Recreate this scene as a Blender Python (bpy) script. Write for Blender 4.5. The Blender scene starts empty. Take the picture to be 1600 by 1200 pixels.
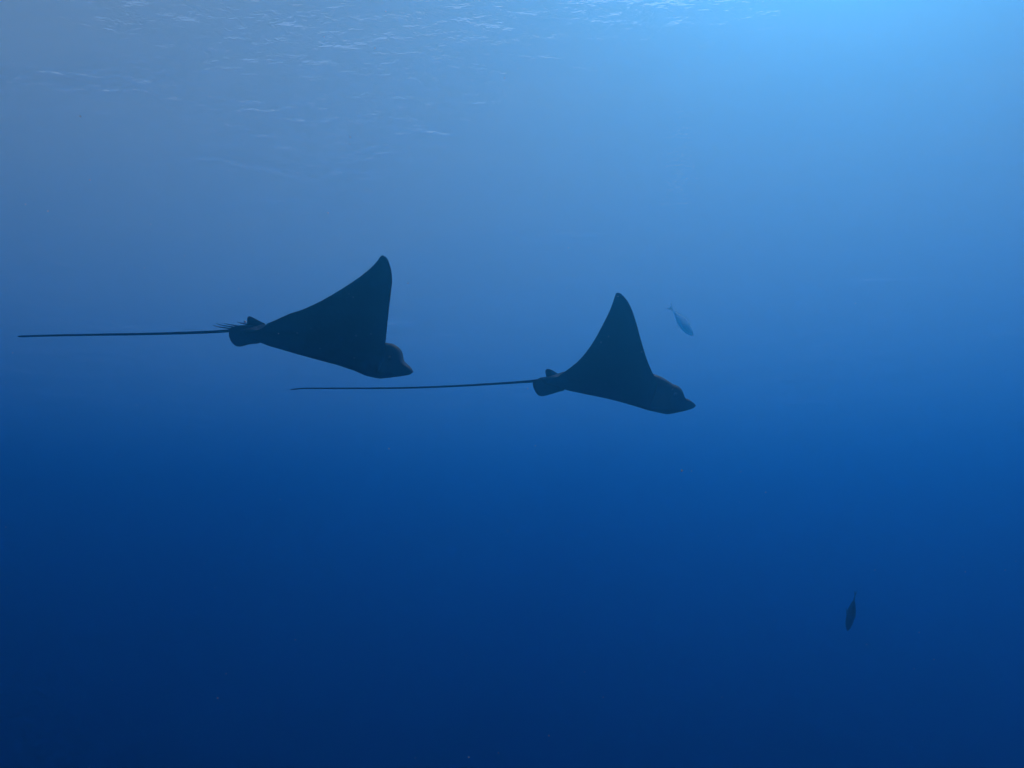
import bpy, bmesh, math, random
import numpy as np
from mathutils import Matrix, Vector

SC = bpy.context.scene
COL = SC.collection
R = math.radians
random.seed(7)
rng = np.random.default_rng(7)

# ------------------------------------------------------------------ camera
# world z = 0 is the mean sea surface; the diver with the camera is a few metres down, looking slightly up
CAM_DEPTH = 7.23
PITCH = R(11.55)
HFOV = R(60.0)
F = 800.0 / math.tan(HFOV / 2)                 # focal length in photo pixels (1600 wide)
cam = bpy.data.cameras.new('camera')
cam.sensor_width = 36.0
cam.angle = HFOV
cam.clip_start = 0.05
cam.clip_end = 3000
cam_o = bpy.data.objects.new('camera', cam)
COL.objects.link(cam_o)
cam_o.location = (0, 0, -CAM_DEPTH)
cam_o.rotation_euler = (R(90) + PITCH, 0, 0)
SC.camera = cam_o
CP = Vector((0, 0, -CAM_DEPTH))
RIGHT = Vector((1, 0, 0))
FWD = Vector((0, math.cos(PITCH), math.sin(PITCH)))
UP = Vector((0, -math.sin(PITCH), math.cos(PITCH)))

# ------------------------------------------------------------------ sky and sun
SUN_EL = R(53.0)
SUN_AZ = R(26.0)                               # to the right of the view direction (+Y)
w = bpy.data.worlds.new('World')
SC.world = w
w.use_nodes = True
nt = w.node_tree
bg = nt.nodes['Background']
sky = nt.nodes.new('ShaderNodeTexSky')
sky.sky_type = 'NISHITA'
sky.sun_disc = False
sky.sun_elevation = SUN_EL
sky.sun_rotation = SUN_AZ
nt.links.new(sky.outputs[0], bg.inputs[0])
bg.inputs[1].default_value = 0.081

sun = bpy.data.lights.new('sun', 'SUN')
sun.energy = 5.0
sun.angle = R(0.5)
sun.color = (1.0, 0.96, 0.9)
sun_o = bpy.data.objects.new('sun', sun)
COL.objects.link(sun_o)
to_sun = Vector((math.sin(SUN_AZ) * math.cos(SUN_EL), math.cos(SUN_AZ) * math.cos(SUN_EL), math.sin(SUN_EL)))
sun_o.rotation_euler = to_sun.to_track_quat('Z', 'Y').to_euler()
sun_o.location = to_sun * 60

vs = SC.view_settings
vs.view_transform = 'Standard'
vs.look = 'None'
vs.exposure = 0.18
vs.gamma = 1.0
vs.use_curve_mapping = False

cy = SC.cycles
cy.use_denoising = True
cy.max_bounces = 6
cy.use_adaptive_sampling = True
cy.adaptive_threshold = 0.03
cy.volume_bounces = 3
cy.glossy_bounces = 2
cy.transparent_max_bounces = 12
cy.sample_clamp_indirect = 6.0


# ------------------------------------------------------------------ helpers
def at(px, py, depth):
    """point seen at photo pixel (px, py), `depth` metres in front of the camera"""
    k = depth / F
    return CP + FWD * depth + RIGHT * ((px - 800) * k) + UP * ((600 - py) * k)


def new_mat(name):
    m = bpy.data.materials.new(name)
    m.use_nodes = True
    return m, m.node_tree, m.node_tree.nodes, m.node_tree.links


def mesh_obj(name, verts, faces, mat, parent=None, smooth=True):
    me = bpy.data.meshes.new(name)
    me.from_pydata([tuple(map(float, v)) for v in verts], [], faces)
    bm = bmesh.new()
    bm.from_mesh(me)
    bmesh.ops.remove_doubles(bm, verts=bm.verts, dist=1e-6)
    bmesh.ops.recalc_face_normals(bm, faces=bm.faces)
    bm.to_mesh(me)
    bm.free()
    if smooth:
        me.polygons.foreach_set('use_smooth', [True] * len(me.polygons))
    me.materials.append(mat)
    o = bpy.data.objects.new(name, me)
    COL.objects.link(o)
    if parent:
        o.parent = parent
    return o


def tag(o, label=None, cat=None, group=None, kind=None):
    if label: o['label'] = label
    if cat: o['category'] = cat
    if group: o['group'] = group
    if kind: o['kind'] = kind
    return o


def tube(pts, rads, seg=10, flat=1.0):
    """verts, faces of a closed tapered tube through 3-D points"""
    pts = [Vector(p) for p in pts]
    V, Fc = [], []
    n = len(pts)
    for i, p in enumerate(pts):
        d = (pts[min(i + 1, n - 1)] - pts[max(i - 1, 0)]).normalized()
        a = d.cross(Vector((0, 1, 0)))
        a.normalize()
        b = d.cross(a)
        for k in range(seg):
            t = 2 * math.pi * k / seg
            V.append(p + a * (math.cos(t) * rads[i]) + b * (math.sin(t) * rads[i] * flat))
    for i in range(n - 1):
        for k in range(seg):
            k2 = (k + 1) % seg
            Fc.append((i * seg + k, i * seg + k2, (i + 1) * seg + k2, (i + 1) * seg + k))
    V.append(pts[0]); c0 = len(V) - 1
    V.append(pts[-1]); c1 = len(V) - 1
    for k in range(seg):
        k2 = (k + 1) % seg
        Fc.append((c0, k2, k))
        Fc.append((c1, (n - 1) * seg + k, (n - 1) * seg + k2))
    return V, Fc


def resample(pts, n, closed=False):
    """smooth Catmull-Rom resampling of 2-D/3-D points at even spacing"""
    P = np.array(pts, float)
    if closed:
        P = np.vstack([P[-1], P, P[0], P[1]])
    else:
        P = np.vstack([2 * P[0] - P[1], P, 2 * P[-1] - P[-2]])
    out = []
    for i in range(1, len(P) - 2):
        p0, p1, p2, p3 = P[i - 1], P[i], P[i + 1], P[i + 2]
        for t in np.linspace(0, 1, 12, endpoint=False):
            out.append(0.5 * (2 * p1 + (p2 - p0) * t + (2 * p0 - 5 * p1 + 4 * p2 - p3) * t * t
                              + (3 * p1 - p0 - 3 * p2 + p3) * t ** 3))
    out.append(P[-2])
    out = np.array(out)
    L = np.r_[0, np.cumsum(np.linalg.norm(np.diff(out, axis=0), axis=1))]
    q = np.linspace(0, L[-1], n, endpoint=not closed)
    return np.stack([np.interp(q, L, out[:, k]) for k in range(out.shape[1])], 1)


def fin_plate(outline, thick, yfun, n=44):
    """lens-shaped fin: outline in (x, z), yfun(x, z) the out-of-plane position of its mid sheet"""
    ring = resample(outline, n, closed=True)
    c = ring.mean(0)
    V, Fc = [], []
    levels = [(1.0, 0.10), (0.93, 0.45), (0.7, 0.8), (0.35, 1.0)]
    for side in (1, -1):
        base = len(V)
        for sc, th in levels:
            for p in ring:
                q = c + (p - c) * sc
                V.append((q[0], yfun(*q) + side * th * thick * 0.5, q[1]))
        V.append((c[0], yfun(*c) + side * thick * 0.5, c[1]))
        cc = len(V) - 1
        for l in range(len(levels) - 1):
            for k in range(n):
                k2 = (k + 1) % n
                Fc.append((base + l * n + k, base + l * n + k2, base + (l + 1) * n + k2, base + (l + 1) * n + k))
        for k in range(n):
            Fc.append((base + (len(levels) - 1) * n + k, base + (len(levels) - 1) * n + (k + 1) % n, cc))
    half = len(V) // 2
    for k in range(n):
        Fc.append((k, (k + 1) % n, half + (k + 1) % n, half + k))
    return V, Fc


# ------------------------------------------------------------------ materials
def skin_material(name, dark, pale, spots=0.0):
    m, t, N, L = new_mat(name)
    b = N['Principled BSDF']
    b.inputs['Roughness'].default_value = 0.7
    b.inputs['Specular IOR Level'].default_value = 0.04
    g = N.new('ShaderNodeTexCoord')
    n1 = N.new('ShaderNodeTexNoise'); n1.inputs['Scale'].default_value = 4.5; n1.inputs['Detail'].default_value = 6
    n2 = N.new('ShaderNodeTexNoise'); n2.inputs['Scale'].default_value = 38; n2.inputs['Detail'].default_value = 4
    L.new(g.outputs['Object'], n1.inputs['Vector'])
    L.new(g.outputs['Object'], n2.inputs['Vector'])
    r = N.new('ShaderNodeValToRGB')
    r.color_ramp.elements[0].position = 0.36; r.color_ramp.elements[0].color = (*dark, 1)
    r.color_ramp.elements[1].position = 0.68; r.color_ramp.elements[1].color = (*pale, 1)
    L.new(n1.outputs['Fac'], r.inputs[0])
    L.new(r.outputs[0], b.inputs['Base Color'])
    bp = N.new('ShaderNodeBump'); bp.inputs['Strength'].default_value = 0.25; bp.inputs['Distance'].default_value = 0.01
    L.new(n2.outputs['Fac'], bp.inputs['Height'])
    L.new(bp.outputs[0], b.inputs['Normal'])
    if spots:
        v = N.new('ShaderNodeTexVoronoi'); v.inputs['Scale'].default_value = spots
        L.new(g.outputs['Object'], v.inputs['Vector'])
        r2 = N.new('ShaderNodeValToRGB')
        r2.color_ramp.elements[0].position = 0.05; r2.color_ramp.elements[0].color = (1, 1, 1, 1)
        r2.color_ramp.elements[1].position = 0.09; r2.color_ramp.elements[1].color = (0, 0, 0, 1)
        L.new(v.outputs['Distance'], r2.inputs[0])
        mx = N.new('ShaderNodeMix'); mx.data_type = 'RGBA'
        L.new(r2.outputs[0], mx.inputs['Factor'])
        L.new(r.outputs[0], mx.inputs[6])
        mx.inputs[7].default_value = (0.06, 0.07, 0.08, 1)
        L.new(mx.outputs[2], b.inputs['Base Color'])
        # light falling on the near cheek and throat, painted into the skin colour
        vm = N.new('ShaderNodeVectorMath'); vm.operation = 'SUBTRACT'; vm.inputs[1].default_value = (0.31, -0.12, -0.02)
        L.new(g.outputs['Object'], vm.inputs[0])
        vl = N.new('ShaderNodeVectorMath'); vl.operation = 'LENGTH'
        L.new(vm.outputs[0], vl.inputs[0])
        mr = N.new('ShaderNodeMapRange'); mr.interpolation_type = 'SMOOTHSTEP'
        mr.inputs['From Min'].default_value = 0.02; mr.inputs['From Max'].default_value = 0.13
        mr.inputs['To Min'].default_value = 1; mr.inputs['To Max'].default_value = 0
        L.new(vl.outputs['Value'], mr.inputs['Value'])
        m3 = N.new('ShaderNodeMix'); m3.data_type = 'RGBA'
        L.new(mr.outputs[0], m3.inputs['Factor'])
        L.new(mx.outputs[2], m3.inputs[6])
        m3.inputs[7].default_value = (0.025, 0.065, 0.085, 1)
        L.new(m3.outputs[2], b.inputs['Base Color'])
    return m


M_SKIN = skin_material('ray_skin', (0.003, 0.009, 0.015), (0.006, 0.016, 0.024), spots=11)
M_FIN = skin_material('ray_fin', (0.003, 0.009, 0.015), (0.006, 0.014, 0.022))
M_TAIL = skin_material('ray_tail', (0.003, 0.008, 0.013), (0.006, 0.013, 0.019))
M_EYE, _, _n, _ = new_mat('eye')
_n['Principled BSDF'].inputs['Base Color'].default_value = (0.01, 0.01, 0.012, 1)
_n['Principled BSDF'].inputs['Roughness'].default_value = 0.15
M_SILVER = skin_material('silver_fish_skin', (0.62, 0.65, 0.68), (0.78, 0.80, 0.82))
_b = M_SILVER.node_tree.nodes['Principled BSDF']
_b.inputs['Metallic'].default_value = 0.85
_b.inputs['Roughness'].default_value = 0.4
M_DARKFISH = skin_material('dark_fish_skin', (0.035, 0.04, 0.05), (0.07, 0.075, 0.085))


# ------------------------------------------------------------------ the setting: water body and its surface
def build_water():
    # body of the sea: one closed box of even density (colour of clear ocean water), top just under the waves
    m, t, N, L = new_mat('sea_water')
    N.remove(N['Principled BSDF'])
    pv = N.new('ShaderNodeVolumePrincipled')
    pv.inputs['Color'].default_value = WATER_SCATTER
    pv.inputs['Absorption Color'].default_value = WATER_ABSORB
    pv.inputs['Density'].default_value = WATER_DENSITY
    pv.inputs['Anisotropy'].default_value = WATER_G
    L.new(pv.outputs[0], N['Material Output'].inputs['Volume'])
    x0, x1, y0, y1, z0, z1 = -300, 300, -120, 420, -220, -0.35
    V = [(x, y, z) for z in (z0, z1) for y in (y0, y1) for x in (x0, x1)]
    Fc = [(0, 2, 3, 1), (4, 5, 7, 6), (0, 1, 5, 4), (2, 6, 7, 3), (0, 4, 6, 2), (1, 3, 7, 5)]
    o = mesh_obj('haze', V, Fc, m, smooth=False)
    tag(o, 'clear deep blue sea water filling the whole view', 'water', kind='stuff')

    # rippled surface seen from below
    m, t, N, L = new_mat('water_surface')
    N.remove(N['Principled BSDF'])
    g = N.new('ShaderNodeTexCoord')
    mp = N.new('ShaderNodeMapping'); mp.inputs['Scale'].default_value = (0.8, 1.25, 1)
    mp.inputs['Rotation'].default_value = (0, 0, R(14))
    L.new(g.outputs['Object'], mp.inputs['Vector'])
    n1 = N.new('ShaderNodeTexNoise'); n1.inputs['Scale'].default_value = 2.0; n1.inputs['Detail'].default_value = 4
    n1.inputs['Roughness'].default_value = 0.55
    L.new(mp.outputs[0], n1.inputs['Vector'])
    bp = N.new('ShaderNodeBump'); bp.inputs['Strength'].default_value = 1.0; 
    # a gust has ruffled one patch of the surface more than the rest
    gv = N.new('ShaderNodeVectorMath'); gv.operation = 'DISTANCE'; gv.inputs[1].default_value = (-4.2, 10.8, 0)
    L.new(g.outputs['Object'], gv.inputs[0])
    gn = N.new('ShaderNodeTexNoise'); gn.inputs['Scale'].default_value = 0.22; gn.inputs['Detail'].default_value = 2
    L.new(g.outputs['Object'], gn.inputs['Vector'])
    ga = N.new('ShaderNodeMath'); ga.operation = 'MULTIPLY_ADD'; ga.inputs[1].default_value = 7.0
    L.new(gn.outputs['Fac'], ga.inputs[0]); L.new(gv.outputs['Value'], ga.inputs[2])
    gr = N.new('ShaderNodeMapRange'); gr.interpolation_type = 'SMOOTHSTEP'
    gr.inputs['From Min'].default_value = 6.5; gr.inputs['From Max'].default_value = 10.0
    gr.inputs['To Min'].default_value = SURF_BUMP[1]; gr.inputs['To Max'].default_value = SURF_BUMP[0]
    L.new(ga.outputs[0], gr.inputs['Value']); L.new(gr.outputs[0], bp.inputs['Distance'])
    L.new(n1.outputs['Fac'], bp.inputs['Height'])
    fr = N.new('ShaderNodeFresnel'); fr.inputs['IOR'].default_value = 1.333
    L.new(bp.outputs[0], fr.inputs['Normal'])
    tr = N.new('ShaderNodeBsdfTransparent'); tr.inputs[0].default_value = (1, 1, 1, 1)
    gl = N.new('ShaderNodeBsdfGlossy'); gl.inputs['Roughness'].default_value = 0.03
    gl.inputs['Color'].default_value = (1, 1, 1, 1)
    L.new(bp.outputs[0], gl.inputs['Normal'])
    mx = N.new('ShaderNodeMixShader')
    L.new(fr.outputs[0], mx.inputs[0]); L.new(tr.outputs[0], mx.inputs[1]); L.new(gl.outputs[0], mx.inputs[2])
    # the broken-up, wind-ruffled surface also scatters part of the daylight as it comes through
    tl = N.new('ShaderNodeBsdfTranslucent'); tl.inputs[0].default_value = (1, 1, 1, 1)
    m2 = N.new('ShaderNodeMixShader'); m2.name = 'scatter_mix'; m2.inputs[0].default_value = SURF_SCATTER
    L.new(mx.outputs[0], m2.inputs[1]); L.new(tl.outputs[0], m2.inputs[2])
    L.new(m2.outputs[0], N['Material Output'].inputs['Surface'])

    def axis(lo, hi, a, b, step):
        v = list(np.arange(a, b + 1e-6, step))
        s = step
        while v[-1] < hi:
            s *= 1.25; v.append(v[-1] + s)
        s = step
        while v[0] > lo:
            s *= 1.25; v.insert(0, v[0] - s)
        return np.array(v)
    X = axis(-420, 420, -32, 32, 0.22)
    Y = axis(-260, 560, 4, 60, 0.22)
    gx, gy = np.meshgrid(X, Y)
    z = np.zeros_like(gx)
    wr = np.random.default_rng(3)
    fade = np.exp(-np.maximum(0, np.hypot(gx, gy - 30) - 40) / 40)
    for lam, amp, k in ((9, .06, 5), (4.2, .035, 8), (2.1, .022, 12), (1.1, .013, 16)):
        for _ in range(k):
            th = R(255) + wr.normal(0, .75)
            lm = lam * wr.uniform(.8, 1.25)
            z += amp / math.sqrt(k) * SURF_WAVE * np.sin((gx * math.cos(th) + gy * math.sin(th)) * 2 * math.pi / lm + wr.uniform(0, 6.28))
    z *= fade
    ny, nx = gx.shape
    V = np.stack([gx.ravel(), gy.ravel(), z.ravel()], 1)
    i = np.arange(ny * nx).reshape(ny, nx)
    Fc = np.stack([i[:-1, :-1], i[:-1, 1:], i[1:, 1:], i[1:, :-1]], -1).reshape(-1, 4)
    me = bpy.data.meshes.new('water_surface')
    me.from_pydata(V.tolist(), [], Fc.tolist())
    me.polygons.foreach_set('use_smooth', [True] * len(me.polygons))
    me.materials.append(m)
    o = bpy.data.objects.new('water_surface', me)
    COL.objects.link(o)
    tag(o, 'rippled sea surface with small glints seen from below', 'water', kind='structure')


def volume_inputs(scat, absn):
    """Principled Volume inputs from scattering and absorption coefficients per metre"""
    d = max(s + a for s, a in zip(scat, absn)) * 1.6
    col = [s / d for s in scat]
    ab = [(1 - a / (d * (1 - c))) ** 2 for a, c in zip(absn, col)]
    return d, (*col, 1), (*ab, 1)


SURF_BUMP = (0.056, 0.098)          # calm water, ruffled patch
SURF_WAVE = 0.42
SURF_SCATTER = 0.23
WATER_G = 0.872
WATER_DENSITY, WATER_SCATTER, WATER_ABSORB = volume_inputs((0.0036, 0.0300, 0.0515), (0.098, 0.0550, 0.0170))
build_water()


# ------------------------------------------------------------------ eagle rays
def build_ray(cfg):
    ox, oy = cfg['origin']
    al = R(cfg['pitch'])
    S = cfg['dist'] / F                       # metres per photo pixel at this ray
    ca, sa = math.cos(al), math.sin(al)

    def loc(p):
        dx, dy = p[0] - ox, p[1] - oy
        return np.array((dx * ca + dy * sa, dx * sa - dy * ca))

    root = bpy.data.objects.new('eagle_ray', None)
    root.empty_display_size = 0.2
    COL.objects.link(root)
    X = RIGHT * ca - UP * sa
    Z = RIGHT * sa + UP * ca
    root.matrix_world = Matrix.Translation(at(ox, oy, cfg['dist'])) @ Matrix((X, FWD, Z)).transposed().to_4x4()
    tag(root, cfg['label'], 'ray', 'eagle rays gliding in open water')

    lead = np.array([loc(p) for p in cfg['lead']])      # tip ... root
    trail = np.array([loc(p) for p in cfg['trail']])    # tip ... root
    lead = resample(lead, 60); trail = resample(trail, 60)
    wtip = max(lead[0, 1], trail[0, 1])

    # wing bend: angle against the span, integrated to (out, up)
    def bend(phimax, tipangle, bulge):
        s = np.linspace(0, 400, 1601)
        ph = R(phimax) * np.clip((s - 10) / bulge, 0, 1)
        u = np.clip((s - 10) / bulge, 0, 1)
        ph = R(phimax) * (u * u * (3 - 2 * u)) + R(tipangle) * np.clip((s - 60) / 150, 0, 1.2)
        n = np.r_[0, np.cumsum(np.cos(ph))[:-1]] * (s[1] - s[0])
        h = np.r_[0, np.cumsum(np.sin(ph))[:-1]] * (s[1] - s[0])
        return s, ph, n, h
    sn, phn, nn, hn = bend(*cfg['near_bend'])
    span = float(np.interp(wtip, hn, sn))
    ntip = float(np.interp(span, sn, nn))
    sf, phf, nf, hf = bend(*cfg['far_bend'])

    body = np.array([loc(p) for p in cfg['belly']])     # snout underside ... tail base
    back = cfg['back']                                  # local (x, z) snout tip ... tail base
    bx = np.r_[body[:, 0]][::-1]; bz = body[:, 1][::-1]
    kx = np.array([p[0] for p in back])[::-1]; kz = np.array([p[1] for p in back])[::-1]
    xtip, xdome, xroot, xtail = cfg['xtip'], cfg['xdome'], float(lead[-1, 0]), cfg['xtail']
    hw, sw = cfg['head_w'], cfg['snout_w']

    def smooth_interp(x, xs, ys):
        acc = 0
        for d, wgt in ((-1.8, .25), (0, .5), (1.8, .25)):
            acc = acc + wgt * np.interp(np.clip(x + d, xs[0], xs[-1]), xs, ys)
        return acc

    def le(s, h):
        wing = float(np.interp(h, lead[::-1, 1], lead[::-1, 0]))
        v = wing
        if s < hw:
            v = max(v, xroot - 6 + (xdome - xroot + 6) * (1 - (s / hw) ** 4) ** 0.5)
        if s < sw:
            v = max(v, xdome - 8 + (xtip - xdome + 8) * (1 - (s / sw) ** 2.6) ** 0.5)
        return v

    def te(s, h):
        wing = float(np.interp(h, trail[::-1, 1], trail[::-1, 0]))
        if h < trail[-1, 1]:
            wing = trail[-1, 0]
        tw = float(np.interp(trail[-1, 1], hn, sn))
        if s < tw:
            wing = min(wing, trail[-1, 0] + (xtail - trail[-1, 0]) * (1 - s / tw) ** 1.35)
        return wing

    ss = np.unique(np.round(np.concatenate([
        np.linspace(0, sw, 12), sw - np.array([.25, .8, 1.6]), np.linspace(sw, hw, 6), hw - np.array([.2, .7, 1.5]),
        np.linspace(hw, 60, 16), np.linspace(60, span - 6, 46), span - np.array([4.5, 3, 2, 1.2, .6, .2, 0.02])]), 3))
    ss = ss[ss <= span]
    NC = 72
    cc = (1 - np.cos(np.linspace(0, math.pi, NC))) / 2
    rows = []
    for side in (-1, 1):                      # -1 near wing (towards the camera), +1 far wing
        for s in (ss[::-1] if side < 0 else ss[1:]):
            h_near = float(np.interp(s, sn, hn))
            if side < 0:
                ph, n, h = (float(np.interp(s, sn, a)) for a in (phn, nn, hn))
            else:
                ph, n, h = (float(np.interp(s, sf, a)) for a in (phf, nf, hf))
            a, b = te(s, h_near), le(s, h_near)
            if side < 0:
                kx_, kz_ = cfg['near_shift']
                fr_ = n / ntip
                a += kx_ * fr_; b += kx_ * fr_; h += kz_ * fr_
            if side > 0:
                sh = cfg['far_sweep'] * (s / span) ** 1.15
                mid = (a + b) / 2 + sh
                hlf = (b - a) / 2 * (1 - cfg['far_slim'] * (s / span))
                a, b = mid - hlf, mid + hlf
            x = a + (b - a) * cc
            frac = s / span
            wing_t = (10.5 * (1 - frac) ** 0.9 + 1.6)
            q = 1 - cc
            foil = np.sqrt(np.clip(q, 0, 1)) * (1 - q) ** 0.9 / 0.42
            edge = np.minimum(np.clip((b - x) / 3.5, 0, 1), np.clip((x - a) / 5, 0, 1))
            edge = np.sqrt(edge * (2 - edge))
            wd = np.interp(x, [xtail, -70, 0, 60, xdome], [13, 24, 34, 30, hw * .92])
            P = 1 / (1 + (s / wd) ** 4)
            t0 = smooth_interp(x, kx, kz)
            b0 = smooth_interp(x, bx, bz)
            wt = wing_t * (0.15 + 0.85 * foil) * edge * (1 - 0.6 * P)
            top = np.where(True, P * t0 + (1 - P) * wt * .55, 0)
            bot = np.where(True, P * b0 - (1 - P) * wt * .45, 0)
            mid = (top + bot) / 2
            th = (top - bot) / 2 * edge
            top, bot = mid + th, mid - th
            loop = []
            for k in range(NC):
                loop.append((x[k], n + -math.sin(ph) * top[k], h + math.cos(ph) * top[k]))
            for k in range(NC - 2, 0, -1):
                loop.append((x[k], n + -math.sin(ph) * bot[k], h + math.cos(ph) * bot[k]))
            rows.append([(p[0] * S, side * p[1] * S, p[2] * S) for p in loop])
    V = [p for r_ in rows for p in r_]
    m_ = len(rows[0])
    Fc = []
    for i in range(len(rows) - 1):
        for k in range(m_):
            k2 = (k + 1) % m_
            Fc.append((i * m_ + k, i * m_ + k2, (i + 1) * m_ + k2, (i + 1) * m_ + k))
    for i in (0, len(rows) - 1):              # close the wing tips
        for k in range(NC - 2):
            a, b = k, k + 1
            c, d = (m_ - k - 1) % m_, (m_ - k) % m_
            Fc.append((i * m_ + a, i * m_ + b, i * m_ + c, i * m_ + d) if k else (i * m_ + a, i * m_ + b, i * m_ + c))
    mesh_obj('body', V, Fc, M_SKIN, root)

    # whip tail
    tp = np.array([loc(p) for p in cfg['tail']])
    tp = resample(tp, 60)
    q = np.linspace(0, 1, 60)
    sway = cfg['tail_sway']
    r0, r1 = cfg['tail_r']
    rad = (r1 + (r0 - r1) * (1 - q) ** 1.1 + cfg['tail_base'] * np.exp(-q / 0.035)) * S
    rad[-1] *= 0.55
    V, Fc = tube([(p[0] * S, sway * q[i] ** 1.5, p[1] * S) for i, p in enumerate(tp)], list(rad))
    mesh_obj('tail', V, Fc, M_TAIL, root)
    for sp in cfg.get('spines', ()):
        pp = resample(np.array([loc(p) for p in sp['pts']]), 14)
        t = np.linspace(0, 1, 14)
        V, Fc = tube([(p[0] * S, sp['y'] * S, p[1] * S) for p in pp], list((0.25 + 1.15 * (1 - t) ** 0.8) * S), seg=7)
        mesh_obj('tail_spine', V, Fc, M_TAIL, root)

    # dorsal fin at the tail base
    ol = np.array([loc(p) for p in cfg['dorsal']]) * S
    V, Fc = fin_plate(ol, 3.6 * S, lambda x, z: 0.0)
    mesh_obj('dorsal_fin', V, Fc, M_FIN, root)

    # pelvic fins, drooping outwards
    ol = np.array([loc(p) for p in cfg['pelvic']]) * S
    zt = ol[:, 1].max()
    for side in (-1, 1):
        f = 1.0 if side < 0 else 0.86
        o2 = ol.copy()
        o2[:, 1] = zt + (o2[:, 1] - zt) * f
        V, Fc = fin_plate(o2, 3.2 * S, lambda x, z: side * (3 * S + 0.35 * (zt - z)))
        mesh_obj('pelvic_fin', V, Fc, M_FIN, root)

    # eyes on the sides of the head
    ex, ez = cfg['eye']
    for side in (-1, 1):
        V, Fc = [], []
        rr = 3.6 * S
        for i in range(9):
            la = math.pi * i / 8
            for k in range(14):
                lo = 2 * math.pi * k / 14
                V.append((ex * S + rr * math.sin(la) * math.cos(lo), side * (hw - 3.6) * S + rr * .8 * math.cos(la) * side,
                          ez * S + rr * math.sin(la) * math.sin(lo)))
        for i in range(8):
            for k in range(14):
                Fc.append((i * 14 + k, i * 14 + (k + 1) % 14, (i + 1) * 14 + (k + 1) % 14, (i + 1) * 14 + k))
        mesh_obj('eye', V, Fc, M_EYE, root)
    return root


build_ray(dict(
    label='black eagle ray with several spines at its tail base and a thick tail', origin=(520, 548), pitch=15, dist=5.4,
    lead=[(597.9, 400.3), (602.5, 402.6), (605.8, 407), (610.3, 420.5), (611.9, 436.3), (610.3, 454.3), (607.6, 476.8),
          (605.3, 499.3), (603.4, 519.5), (602, 533), (602, 545)],
    trail=[(597.9, 400.3), (594.5, 402.5), (590, 409), (578.8, 420.5), (563, 432.9), (545, 445), (522.5, 458.8), (500, 471),
           (477.5, 481), (459.5, 486.9), (437, 497), (423.5, 502.6)],
    belly=[(645.6, 581.5), (643, 584), (639.5, 585.5), (623.8, 588), (594.5, 591.5), (574, 587), (554, 578), (527, 569), (495.5, 561),
           (466, 553), (443.8, 546.5), (423.5, 541), (405, 534), (380, 522), (362, 519)],
    back=[(129.8, 2), (127, 4.5), (121.7, 7.3), (115, 11), (110, 14), (108, 16.5), (107.3, 20), (105.6, 25), (101.5, 29.5), (96, 32.5), (88, 35), (70, 33), (40, 34), (0, 31),
          (-50, 24), (-90, 17), (-118, 11), (-140, -4), (-160, -9.5)],
    xtip=129.8, xdome=107.5, xtail=-158, head_w=27, snout_w=21,
    near_bend=(66, 6, 62), far_bend=(52, 4, 62), near_shift=(18.6, -9.6), far_sweep=-44, far_slim=.12,
    tail=[(398, 514), (380, 515), (362, 516.5), (320, 519), (240, 521.3), (150, 522.6), (80, 523.6), (21, 525)],
    tail_r=(2.4, 1.5), tail_base=3.2, tail_sway=0.05,
    spines=[dict(pts=[(366, 514.5), (357, 513), (345, 511.3), (338, 509.8), (332.7, 508)], y=-1.5),
            dict(pts=[(372, 512.5), (362, 510.8), (350, 508.8), (343, 507.2), (338, 505.4)], y=0),
            dict(pts=[(378, 511), (369, 508.8), (360, 507.5), (354, 506.3), (349.3, 505)], y=1.5),
            dict(pts=[(392, 510), (384.5, 506.5), (378, 505.2), (374, 504), (370.3, 502.5)], y=0.5)],
    dorsal=[(414, 506), (408.9, 503.2), (398.8, 498), (392.5, 494.8), (389, 494), (386.6, 496.5), (386, 503), (386, 511), (400, 514), (415, 512)],
    pelvic=[(418, 522), (412, 534), (406, 537.4), (394, 538.6), (378.5, 542.5), (368.4, 537.5), (362.8, 528.5), (361, 520.6), (363.5, 512.5),
            (374, 509), (390, 508.5), (408, 511)],
    eye=(92, 12)))

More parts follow.
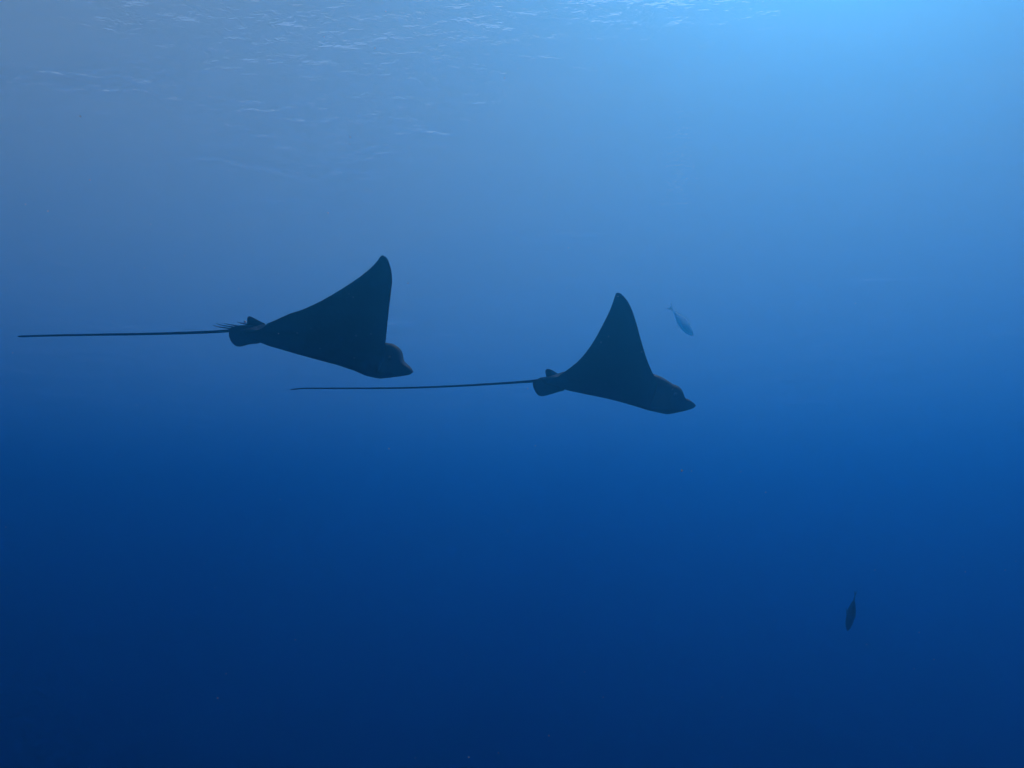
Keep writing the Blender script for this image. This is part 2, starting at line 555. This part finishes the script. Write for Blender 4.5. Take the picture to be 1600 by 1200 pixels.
build_ray(dict(
    label='black eagle ray with a slender bare tail swimming ahead of the other', origin=(960, 605), pitch=11, dist=6.03,
    lead=[(966, 456.6), (969, 457), (972, 459), (980, 468), (987, 482), (993, 500), (998, 518), (1003, 536), (1010, 558), (1017, 575), (1022, 584), (1026, 592)],
    trail=[(966, 456.6), (964.2, 457.2), (963, 459), (960, 468), (954, 484), (944, 504), (932, 526), (920, 544), (906, 560), (890, 573), (877, 582.5)],
    belly=[(1087.4, 634), (1085, 635.6), (1068, 641), (1050, 645), (1041, 646.4), (1030, 644), (1012, 640), (990, 633), (966, 626), (944, 620.6),
           (920, 616), (900, 612), (886, 609), (872, 604), (850, 599), (833, 597)],
    back=[(130.3, -2.8), (127.5, -1), (124.1, .8), (120, 2.8), (115.3, 4.2), (110.5, 3.8), (108.6, 5), (107, 11.4), (102.5, 18), (97, 21),
          (91.4, 22.2), (86.2, 22.9), (82.7, 25.2), (69.6, 29.8), (57.8, 32), (30, 32), (0, 28),
          (-40, 21), (-70, 13), (-84, 8), (-104, -3), (-124, -9.5)],
    xtip=130.3, xdome=107.5, xtail=-120, head_w=25, snout_w=20,
    near_bend=(66, 7, 60), far_bend=(52, 4, 60), near_shift=(-10.7, -13.3), far_sweep=20, far_slim=.12,
    tail=[(868, 592.5), (850, 593.5), (833, 595.4), (780, 599.2), (702, 603.6), (623.7, 606.2), (545, 606.7), (479, 606.8), (456.3, 608.8)],
    tail_r=(2.05, 1.0), tail_base=3.0, tail_sway=-0.04,
    dorsal=[(878, 588), (873, 584.4), (869, 582), (862, 578), (856, 576.2), (852.4, 578.5), (852.4, 584), (854.5, 590), (862, 594), (876, 594)],
    pelvic=[(884, 600), (881, 609.5), (874, 611.8), (860, 616), (848, 619), (840, 617), (834.5, 609), (832.2, 600), (835, 595.5), (850, 591), (868, 589)],
    eye=(92, 6)))


# ------------------------------------------------------------------ fish
def build_fish(name, label, mat, head, tail, depth, deepness, width, yaw, tailspan, fins, roll=0.0):
    """head / tail: photo pixels of the snout and the tail root's end"""
    h, t = at(*head, depth), at(*tail, depth)
    ax = (h - t)
    Lf = ax.length / math.cos(yaw)
    X = (ax.normalized() * math.cos(yaw) + FWD * math.sin(yaw)).normalized()
    Y = (FWD * math.cos(yaw) - ax.normalized() * math.sin(yaw)).normalized()
    Z = X.cross(Y).normalized()
    Y, Z = Y * math.cos(roll) - Z * math.sin(roll), Z * math.cos(roll) + Y * math.sin(roll)
    root = bpy.data.objects.new(name, None)
    root.empty_display_size = 0.1
    COL.objects.link(root)
    root.matrix_world = Matrix.Translation((h + t) / 2) @ Matrix((X, Y, Z)).transposed().to_4x4()
    tag(root, label, 'fish')
    xs = np.array([-.5, -.44, -.38, -.3, -.2, -.08, .05, .18, .3, .39, .45, .485, .5]) * Lf
    hh = np.array([.16, .13, .17, .34, .62, .87, 1, .98, .83, .6, .38, .17, .02]) * deepness * Lf / 2
    ww = np.array([.10, .12, .16, .34, .6, .85, 1, 1, .9, .68, .45, .2, .03]) * width * Lf / 2
    V, Fc = [], []
    sg = 20
    for x, a, b in zip(xs, hh, ww):
        for k in range(sg):
            th = 2 * math.pi * k / sg
            V.append((x, b * math.cos(th), a * math.sin(th)))
    for i in range(len(xs) - 1):
        for k in range(sg):
            Fc.append((i * sg + k, i * sg + (k + 1) % sg, (i + 1) * sg + (k + 1) % sg, (i + 1) * sg + k))
    Fc.append(tuple(range(sg)))
    Fc.append(tuple(range((len(xs) - 1) * sg, len(xs) * sg)))
    b = mesh_obj('body', V, Fc, mat, root)
    sub = b.modifiers.new('smooth', 'SUBSURF'); sub.levels = 1; sub.render_levels = 1
    L2 = Lf
    ts = tailspan * Lf / 2
    V, Fc = fin_plate(np.array([(-.44, 0), (-.5, .07), (-.58, .62), (-.66, 1.0), (-.62, .5), (-.575, .05), (-.575, -.05), (-.62, -.5), (-.66, -1), (-.58, -.62), (-.5, -.07)])
                      * np.array((L2, ts)), 0.012 * Lf, lambda x, z: 0.0)
    mesh_obj('tail_fin', V, Fc, mat, root)
    dz = deepness * Lf / 2
    V, Fc = fin_plate(np.array([(.2, .85), (.1, 1.16), (.04, 1.15), (-.1, 1.0), (-.3, .5), (-.36, .25), (-.28, .25), (0, .8)]) * np.array((L2, dz)), 0.012 * Lf, lambda x, z: 0.0)
    mesh_obj('dorsal_fin', V, Fc, mat, root)
    V, Fc = fin_plate(np.array([(-.02, -.85), (-.06, -1.1), (-.12, -1.0), (-.32, -.45), (-.36, -.25), (-.28, -.25), (-.1, -.7)]) * np.array((L2, dz)), 0.012 * Lf, lambda x, z: 0.0)
    mesh_obj('anal_fin', V, Fc, mat, root)
    for side in (-1, 1):
        V, Fc = fin_plate(np.array([(.27, -.1), (.2, -.02), (.04, -.2), (-.02, -.36), (.06, -.38), (.2, -.26)]) * np.array((L2, dz)),
                          0.01 * Lf, lambda x, z, s=side: s * (width * Lf * .46 + (0.26 * Lf - x) * fins))
        mesh_obj('pectoral_fin', V, Fc, mat, root)
        V = [(.4 * Lf + .014 * Lf * math.cos(a) * math.sin(p), side * (width * Lf / 2 * .6 + .008 * Lf * math.cos(p)), .16 * dz + .014 * Lf * math.sin(a) * math.sin(p))
             for p in np.linspace(0, math.pi, 6) for a in np.linspace(0, 2 * math.pi, 10, endpoint=False)]
        Fc = [(i * 10 + k, i * 10 + (k + 1) % 10, (i + 1) * 10 + (k + 1) % 10, (i + 1) * 10 + k) for i in range(5) for k in range(10)]
        mesh_obj('eye', V, Fc, M_EYE, root)
    return root


build_fish('silver_fish', 'pale fish with a forked tail slanting down, barely visible in the haze', M_SILVER,
           (1084, 524), (1049, 484), 20.5, 0.34, 0.19, R(14), 0.32, 0.2, R(28))
build_fish('dark_fish', 'small dark fish hanging nose down alone in the deep water', M_DARKFISH,
           (1327, 988), (1332.5, 930), 9.5, 0.215, 0.17, R(15), 0.07, 0.75)


# ------------------------------------------------------------------ drifting specks in the water
def build_snow():
    m, t, N, L = new_mat('drifting_specks')
    b = N['Principled BSDF']
    b.inputs['Base Color'].default_value = (0.5, 0.5, 0.48, 1)
    b.inputs['Roughness'].default_value = 0.9
    V, Fc = [], []
    T = [(1, 1, 1), (-1, -1, 1), (-1, 1, -1), (1, -1, -1)]
    for _ in range(2200):
        d = 1.2 + 9 * rng.random() ** 0.7
        p = at(rng.uniform(-300, 1900), rng.uniform(-300, 1500), d)
        r = 0.0008 * rng.lognormal(0, .45)
        k = len(V)
        ro = Matrix.Rotation(rng.uniform(0, 6.28), 3, Vector(rng.normal(size=3)))
        for q in T:
            V.append(p + ro @ Vector(q) * r * rng.uniform(.5, 1.3))
        Fc += [(k, k + 1, k + 2), (k, k + 3, k + 1), (k, k + 2, k + 3), (k + 1, k + 3, k + 2)]
    o = mesh_obj('drifting_specks', V, Fc, m, smooth=False)
    tag(o, 'tiny pale specks of plankton drifting in the water', 'plankton', kind='stuff')


build_snow()
